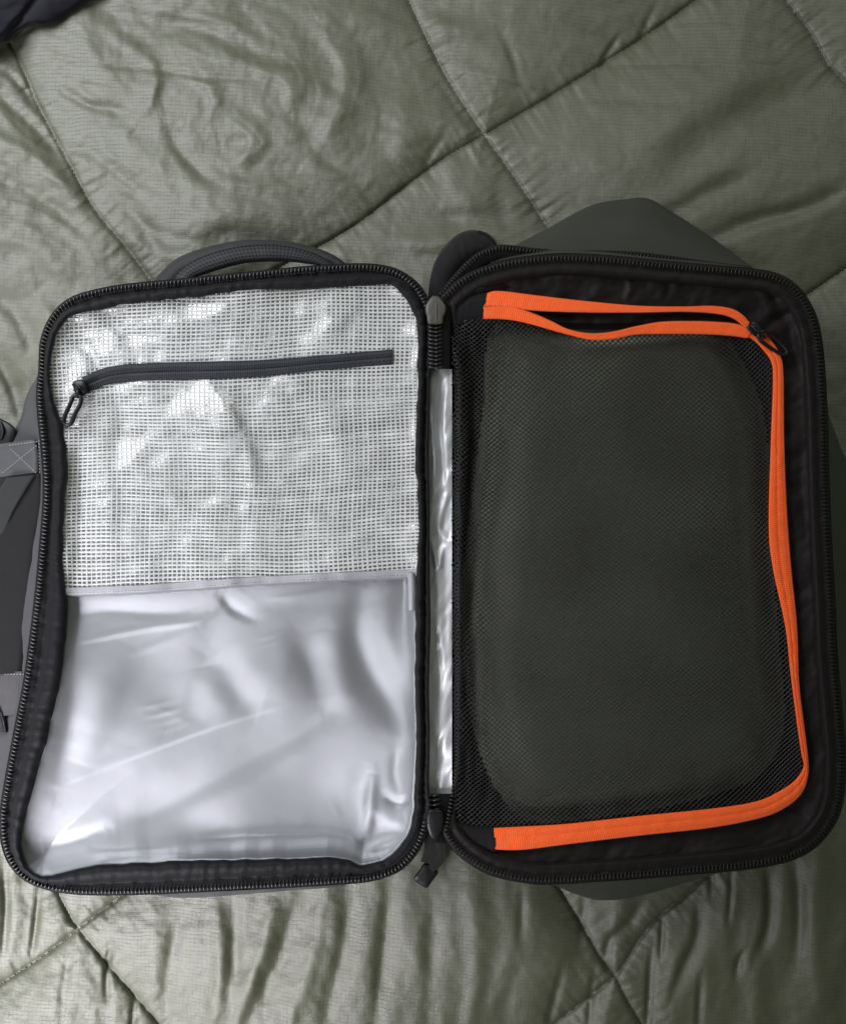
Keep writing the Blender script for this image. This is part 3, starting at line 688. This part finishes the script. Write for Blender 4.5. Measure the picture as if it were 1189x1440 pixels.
# ------------------------------------------------------------------ hinge between the halves
def gus_h(X, Y):
    t = (X - 600) / 36
    H = -16 + 4 * np.abs(t - .45) + 2.6 * vn(X / 15, Y / 60, 101) + 2.6 * fbm(X / 22 + Y / 60, Y / 50, 102, 2)
    return folds(X, Y, H, [([(612, 520), (606, 580), (612, 660), (606, 700)], 4, 6, 4), ([(622, 530), (618, 600), (624, 690)], 5, 5, -5), ([(606, 760), (616, 800), (622, 770)], 3, 4, 4), ([(628, 700), (618, 740), (630, 760)], 4, 4, 4), ([(615, 900), (618, 960), (612, 1000)], 7, 5, -4), ([(612, 1030), (616, 1070), (610, 1110)], 8, 6, -5)])
gridpart('hinge_gusset', 592, 634, 519, 1117, 1.6, gus_h, None, M_GUSSET, bag)
hz = lambda x0, x1, y0, y1, h: [cst([np.full(30, x), np.linspace(y0, y1, 30), np.full(30, hh)]) for x, hh in ((x0 - 1, h - 14), (x0, h), ((x0 + x1) / 2, h - 1), (x1, h), (x1 + 1, h - 14))]
loft('hinge_tape', hz(600, 632, 430, 519, -1), M_TAPE, bag)
loft('hinge_tape', hz(598, 634, 1116, 1185, -6), M_TAPE, bag)
loft('hinge_backing', hz(590, 650, 430, 1180, -34), M_TAPE, bag)
for x in (607.5, 616):
    teeth('hinge_teeth', cst([np.full(20, x), np.linspace(455, 517, 20)]), 5.0, 5.2, 1.6, 2.2, M_TEETH, bag, skew=.25 if x < 610 else -.25)
for x in (604.5, 613.5):
    teeth('hinge_teeth', cst([np.full(20, x), np.linspace(1118, 1138, 20)]), 4.4, 5.2, 1.5, -2.5, M_TEETHM, bag, skew=.25 if x < 610 else -.25)
sd = slab('main_zipper_slider', spl([(607, 417), (612, 416), (618, 418), (626, 429), (627, 437), (623, 447), (622, 455), (612, 456), (602, 455), (600, 446), (598, 438), (599, 428)], 60, True), -4, 9, M_SLIDER, bag, 3)
tube('slider_ridge', spl([(612.5, 419, 9.0), (613, 436, 9.8), (613, 454, 9.2)], 20), .9, M_SLIDER, sd)
sd2 = slab('main_zipper_slider', spl([(602, 1140), (612, 1138), (622, 1141), (624, 1158), (618, 1176), (612, 1182), (604, 1176), (599, 1158)], 60, True), -14, 2, M_TAPEB and M_BLKP, bag, 3)
def pull(pts, w, mat, name, parent, n=30, th=2.5):
    p = spl(pts, n); nr, _ = normals(p, False); rows = []
    for u in np.linspace(-1, 1, 9):
        rows.append(cst([p[:, :2] + nr * w * u, p[:, 2] + th * (1 - u * u) ** .5 * 1.0]))
    e0 = rows[0].copy(); e0[:, 2] -= th; e1 = rows[-1].copy(); e1[:, 2] -= th
    return loft(name, [e0] + rows + [e1], mat, parent)
pull([(611, 1168, -8), (606, 1185, -22), (604, 1200, -40), (600, 1214, -56)], 9, M_PAD, 'pull_strap', sd2)
pull([(619, 1178, -12), (622, 1195, -28), (616, 1212, -48), (604, 1222, -58)], 6, M_PAD, 'pull_strap', sd2)
slab('pull_tab', spl(rot_outline(598, 1232, [(-11, -15), (0, -16), (11, -15), (12, 0), (11, 13), (0, 14), (-11, 13), (-12, 0)], 36), 48, True), -84, -66, M_BLKP, sd2, 3)

# ------------------------------------------------------------------ right half
RS = [  # teeth x,y ; foot of shell x,y
    (624, 424, 630, 428), (636, 408, 642, 412), (650, 396, 655, 398), (674, 383, 680, 380), (711, 372, 712, 352), (749, 366, 768, 322), (787, 363, 830, 289), (830, 364, 880, 280), (870, 367, 910, 279), (920, 372, 938, 294),
    (1000, 379, 1000, 334), (1055, 384, 1058, 376), (1088, 390, 1084, 393), (1112, 403, 1104, 410), (1130, 424, 1122, 430), (1143, 452, 1136, 455), (1150, 490, 1144, 492), (1154, 540, 1152, 545), (1157, 600, 1172, 604),
    (1158, 660, 1192, 655), (1162, 760, 1228, 740), (1167, 850, 1240, 860), (1170, 920, 1240, 930), (1177, 1000, 1232, 1010), (1182, 1060, 1205, 1070), (1181, 1105, 1178, 1105), (1174, 1142, 1165, 1138), (1158, 1170, 1150, 1162),
    (1135, 1192, 1128, 1184), (1100, 1207, 1096, 1200), (1050, 1216, 1048, 1212), (1000, 1221, 1000, 1230), (940, 1226, 942, 1248), (890, 1230, 890, 1262), (845, 1233, 845, 1266), (800, 1236, 805, 1256), (760, 1237, 768, 1240),
    (725, 1233, 728, 1228), (690, 1224, 694, 1218), (660, 1207, 665, 1200), (640, 1189, 648, 1182), (628, 1168, 638, 1160), (630, 1140, 642, 1135), (643, 1080, 650, 1080), (646, 950, 652, 950), (646, 800, 652, 800), (646, 620, 652, 620), (645, 520, 652, 520), (632, 460, 645, 460),
]
R_ = spl(RS, 760, True); RT = R_[:, :2]; RB = R_[:, 2:4]; nR, _ = normals(RT, True); ar = np.arange(760.)
hinge = (RT[:, 0] < 648) & (RT[:, 1] > 462) & (RT[:, 1] < 1140)
hl = np.where(hinge, 1.0, 0); hl = np.convolve(np.r_[hl[-8:], hl, hl[:8]], np.ones(17) / 17, 'valid')
ins_w = np.where(hinge, 4, 25.0); ins_w = np.convolve(np.r_[ins_w[-12:], ins_w, ins_w[:12]], np.ones(25) / 25, 'valid')
out = RT + nR * 7
rows = []
for h, k in [(-2, 0.0), (-12, .05), (-42, .5), (-72, .9), (-86, 1.0), (-128, .9)]:
    rows.append(cst([out * (1 - k) + RB * k, h - 14 * hl + 2 * fbm(ar / 40., h / 30. + 0 * ar, 19, 2)]))
loft('outer_shell', rows, M_SHELLD, bag, closed=True)
RI = RT - nR * ins_w[:, None]
rows = strip(out, RI, [(0, -12), (.02, -2), (.10, -.4), (.30, -1.0), (.42, -3), (.50, -3), (.60, -1.2), (.72, 0), (.84, -1.5), (.93, -6), (1.0, -13)], 121, 1.2, 16)
for q in rows: q[:, 2] -= 16 * hl
loft('lining_binding', rows, M_LINB, bag, closed=True)
rt = RT[~((RT[:, 0] < 640) & (RT[:, 1] > 418) & (RT[:, 1] < 1166))]
k = np.argmax(np.hypot(*(np.diff(lc(rt), axis=0).T))) + 1; rt = np.roll(rt, -k, 0)
teeth('zipper_teeth', rt, 5.3, 4.0, 1.2, 1.4, M_TEETHM, bag, skew=.12)
o2 = spl([(621, 415, -8), (643, 388, -12), (668, 363, -14), (691, 352, -14), (712, 349, -14), (760, 354, -13), (830, 356, -10), (900, 359, -10), (1000, 372, -12), (1055, 379, -16)], 300)
teeth('second_zipper_teeth', o2, 4.8, 3.8, 1.1, 0, M_TEETHM, bag, skew=.1)
n2, _ = normals(o2[:, :2], False)
rows = [cst([o2[:, :2] + n2 * w, o2[:, 2] + dh]) for w, dh in ((5, -10), (4, -2.5), (0, -1.8), (-9, -2.5), (-14, -6))]
loft('second_zipper_tape', rows, M_TAPE, bag)

# orange zipper edges
OO = [(1056, 456), (1068, 462), (1085, 480), (1097, 501), (1101, 530), (1102, 620), (1106, 720), (1112, 800), (1120, 880), (1123, 960), (1130, 1020), (1135, 1060), (1136, 1088), (1127, 1115), (1105, 1135), (1070, 1150), (1000, 1164), (900, 1175), (800, 1187), (735, 1195), (696, 1195)]
OI = [(1045, 471), (1058, 478), (1070, 490), (1083, 508), (1086, 535), (1083, 620), (1080, 740), (1086, 800), (1103, 880), (1111, 950), (1120, 1020), (1126, 1060), (1129, 1078), (1118, 1096), (1096, 1112), (1062, 1127), (1000, 1137), (900, 1147), (800, 1158), (735, 1162), (694, 1164)]
UO = [(685, 412), (702, 409), (760, 416), (830, 424), (900, 430), (960, 431), (1000, 430), (1028, 434), (1044, 443), (1056, 457)]
UI = [(681, 431), (702, 432), (760, 437), (830, 439), (900, 439), (960, 438), (1000, 440), (1022, 444), (1036, 451), (1047, 461)]
DO = [(680, 432), (702, 431), (725, 433), (752, 442), (775, 452), (798, 463), (828, 469), (860, 467), (895, 459), (930, 453), (970, 452), (1005, 453), (1035, 456), (1058, 464)]
DI = [(679, 449), (700, 449), (722, 451), (745, 456), (770, 463), (795, 470), (830, 478), (862, 477), (892, 471), (925, 470), (970, 470), (1005, 471), (1030, 473), (1050, 476)]
meshpoly = np.vstack([spl([(636, 460), (637, 520), (636, 800), (637, 960), (637, 1060), (638, 1120), (648, 1158), (670, 1170), (694, 1170)], 60),
                      spl(OI, 160)[::-1] + np.array([2.0, 1.0]), spl(DI, 80)[::-1] + np.array([0, -4.0]), spl([(675, 450), (655, 450), (640, 454)], 10)])
opening = np.vstack([spl(UI, 60), spl(DO, 60)[::-1]])
pocketp = np.vstack([spl([(636, 460), (637, 520), (636, 800), (636, 960), (632, 1060), (634, 1120), (648, 1158), (670, 1170), (694, 1180)], 60),
                     (spl(OI, 160)[::-1] + spl(OO, 160)[::-1]) / 2, spl(UI, 80)[::-1] + np.array([0, 14.0])])

def lin_h(X, Y):
    d = dist(X, Y, RI[::6], True); d = np.where(inside(X, Y, RI), d, 0)
    H = -9 - 8 * (1 - np.exp(-d / 16.)) + 3.2 * fbm(X / 55 + Y / 90, Y / 50, 131, 3) + 2 * vn(X / 18, Y / 40, 133) * sstep(600, 380, Y)
    H = folds(X, Y, H, [([(1065, 470), (1100, 445), (1140, 425)], 5, 8, -4), ([(1090, 420), (1110, 470), (1125, 540)], 8, 10, -5), ([(880, 390), (885, 405), (878, 425)], 4, 6, 4), ([(1060, 400), (1080, 430), (1078, 450)], 6, 8, 4),
                        ([(930, 385), (940, 405), (930, 425)], 5, 8, -3), ([(750, 385), (800, 392), (840, 385)], 8, 8, 3.5), ([(1130, 600), (1125, 680), (1135, 760)], 8, 10, -3), ([(660, 400), (672, 405), (700, 398)], 5, 5, 4), ([(640, 430), (650, 412), (690, 406)], 4, 6, 4), ([(1140, 1150), (1120, 1140), (1095, 1130)], 4, 6, -4)])
    q = dist(X, Y, pocketp[::3], True); q = np.where(inside(X, Y, pocketp), q, 0)
    return H - 46 * sstep(1, 16, q)
gridpart('pocket_lining', 618, 1190, 362, 1240, 2.5, lin_h, lambda X, Y: inside(X, Y, RT - nR * 14), M_LINB, bag)

PP = spl([(708, 462), (800, 474), (900, 470), (992, 466), (1024, 504), (1052, 560), (1066, 640), (1070, 760), (1080, 900), (1088, 1010), (1066, 1072), (1010, 1100), (900, 1126), (760, 1142), (722, 1120), (690, 1060), (668, 960), (662, 850), (678, 700), (694, 570)], 200, True)
def panel_h(X, Y):
    d = dist(X, Y, PP[::2], True); d = np.where(inside(X, Y, PP), d, -d)
    H = -19 - 8 * sstep(50, 0, d) - 22 * sstep(20, -16, d) + 3 * vn(X / 130, Y / 130, 141)
    return H
gridpart('back_panel', 630, 1110, 425, 1165, 3.0, panel_h, lambda X, Y: (dist(X, Y, PP[::2], True) < 16) | inside(X, Y, PP), M_PANEL, bag)

# black net: real cells of yarn
def net_h(X, Y):
    base = np.maximum(panel_h(X, Y) + 2.2, -60)
    d = dist(X, Y, meshpoly[::3], True)
    sag = -9 - 8.5 * (1 - np.exp(-d / 30)) + 2.2 * vn(X / 40, Y / 60, 151)
    left = sstep(712, 660, X) ; sag = sag + left * (4 + 3.0 * vn(X / 14, Y / 60, 152))
    sag = folds(X, Y, sag, [([(650, 470), (652, 640), (648, 800), (644, 960)], 7, 9, 5), ([(668, 500), (664, 640), (655, 780)], 5, 7, -5), ([(690, 500), (680, 640), (668, 760)], 6, 8, 4)])
    ip = np.where(inside(X, Y, PP), dist(X, Y, PP[::2], True), 0)
    t = sstep(0, 70, ip)
    return sag * (1 - t) + (-12.5 + 3 * vn(X / 130, Y / 130, 141)) * t
def net():
    hx_, py_ = 3.9, 6.7
    nx = int(520 / hx_); ny = int(760 / py_)
    J, I = np.meshgrid(np.arange(ny), np.arange(nx), indexing='ij')
    cx = 622 + I * hx_; cy = 440 + J * py_ + (I % 2) * py_ / 2
    def wp(x, y):
        sq = sstep(715, 640, x)               # the loose edge is gathered
        x2 = x + 5 * vn(x / 120, y / 140, 161) + 6 * sq * vn(x / 50, y / 60, 162)
        y2 = y + 6 * vn(x / 120, y / 130, 163) + (x - 850) * -.05 + 7 * sq * vn(x / 40, y / 55, 164)
        return x2, y2
    k = py_ / 2
    E = [(cx - hx_, cy, cx, cy - k), (cx - hx_, cy, cx, cy + k)]
    wd = np.concatenate([np.full(cx.size, 1.0), np.full(cx.size, .82)])
    x0 = np.concatenate([e[0].ravel() for e in E]); y0 = np.concatenate([e[1].ravel() for e in E])
    x1 = np.concatenate([e[2].ravel() for e in E]); y1 = np.concatenate([e[3].ravel() for e in E])
    x0, y0 = wp(x0, y0); x1, y1 = wp(x1, y1)
    m = inside((x0 + x1) / 2, (y0 + y1) / 2, meshpoly); x0, y0, x1, y1, wd = x0[m], y0[m], x1[m], y1[m], wd[m]
    A = W(x0, y0, net_h(x0, y0)); B = W(x1, y1, net_h(x1, y1))
    ax = (B - A) / 2 * 1.12; sd_ = np.cross(ax, [0, 0, 1.0]); sd_ /= np.linalg.norm(sd_, axis=1)[:, None] + 1e-12
    return capsules('black_net', (A + B) / 2, ax, sd_ * (wd * S)[:, None], M_NET, bag, ns=5, profile=((-1, 1), (0, .85), (1, 1)))
net()

def orange(name, O, I, n, hb, prof, seed):
    o = spl(O, n); i = spl(I, n); return loft(name, strip(o, i, [(u, hb + h) for u, h in prof], seed, .8, 14), M_ORANGE, bag)
full = [(0, -7), (.01, -.8), (.06, 0), (.3, .3), (.44, .9), (.49, .2), (.52, .2), (.57, 1.0), (.8, .4), (.95, 0), (.99, -.8), (1, -7)]
ot = orange('orange_zipper_tape', OO, OI, 420, -5, full, 171)
half = [(0, -7), (.02, -.8), (.1, 0), (.4, .4), (.7, .6), (.85, 1.6), (.97, .8), (1, -4)]
upt = orange('orange_tape_edge', UO, UI, 160, -5, half, 172)
halfr = [(1 - u, h) for u, h in half][::-1]
dnt = orange('orange_tape_edge', DO, DI, 160, -4, halfr, 173)
un = spl(UI, 200); teeth('orange_teeth', un + np.array([0, -.8]), 2.9, 1.7, .85, -4.4, M_OTEETH, upt)
dn_ = spl(DO, 200); teeth('orange_teeth', dn_ + np.array([0, .8]), 2.9, 1.7, .85, -3.6, M_OTEETH, dnt)
# orange zip's slider and pull
os_ = slab('orange_zipper_slider', spl(rot_outline(1061, 463, [(-11, -6), (-4, -9), (8, -7), (11, 0), (8, 7), (-4, 8), (-11, 5)], 42), 40, True), -10, 2, M_BLKP, bag, 2.5)
tube('pull_bridge', spl([(1054, 456, 1), (1058, 460, 6), (1066, 468, 6), (1070, 471, 0)], 16), 1.9, M_BLKP, os_)
tube('slider_pull', spl([(1066, 470, 2), (1074, 466, 1), (1086, 474, -3), (1098, 484, -5), (1106, 494, -6), (1101, 499, -6), (1090, 494, -4), (1078, 486, -1), (1068, 478, 2)], 60, True), 2.7, M_BLKP, os_, closed=True)
tube('pull_neck', spl([(1062, 464, 4), (1068, 468, 5), (1074, 476, 2)], 10), 2.2, M_BLKP, os_)
# binding of black grosgrain where the orange zip ends at the hinge
def m_end(name, pts, mat):
    k = spl(pts, 30); return loft(name, strip(k[:, :2], k[:, 2:], [(0, -12), (.03, -6), (.3, -4.5), (.7, -4.5), (.97, -6), (1, -12)], 181, .8, 14), mat, bag)
m_end('zipper_end_binding', [(644, 424, 640, 458), (662, 414, 655, 456), (684, 411, 680, 453)], M_BLACK)
m_end('zipper_end_binding', [(636, 1152, 646, 1186), (660, 1160, 668, 1196), (696, 1163, 697, 1199)], M_LINB)

# shoulder strap loop standing behind the hinge
lo_ = spl([(602, 420), (605, 392), (614, 364), (630, 342), (648, 328), (668, 324), (686, 329), (697, 342), (700, 360)], 60)
li_ = spl([(636, 424), (640, 404), (645, 392), (652, 380), (660, 372), (668, 366), (676, 362), (684, 362), (690, 370)], 60)
st = loft('strap_loop', strip(lo_, li_, [(0, -100), (-.02, -60), (.02, -42), (.15, -34), (.5, -32), (.8, -38), (1, -60)], 191, 1.5, 16), M_PAD, bag)
tube('strap_piping', spl([(672, 326, -38), (684, 331, -36), (694, 342, -36), (697, 356, -38)], 30), 2.2, M_TAPE, st)
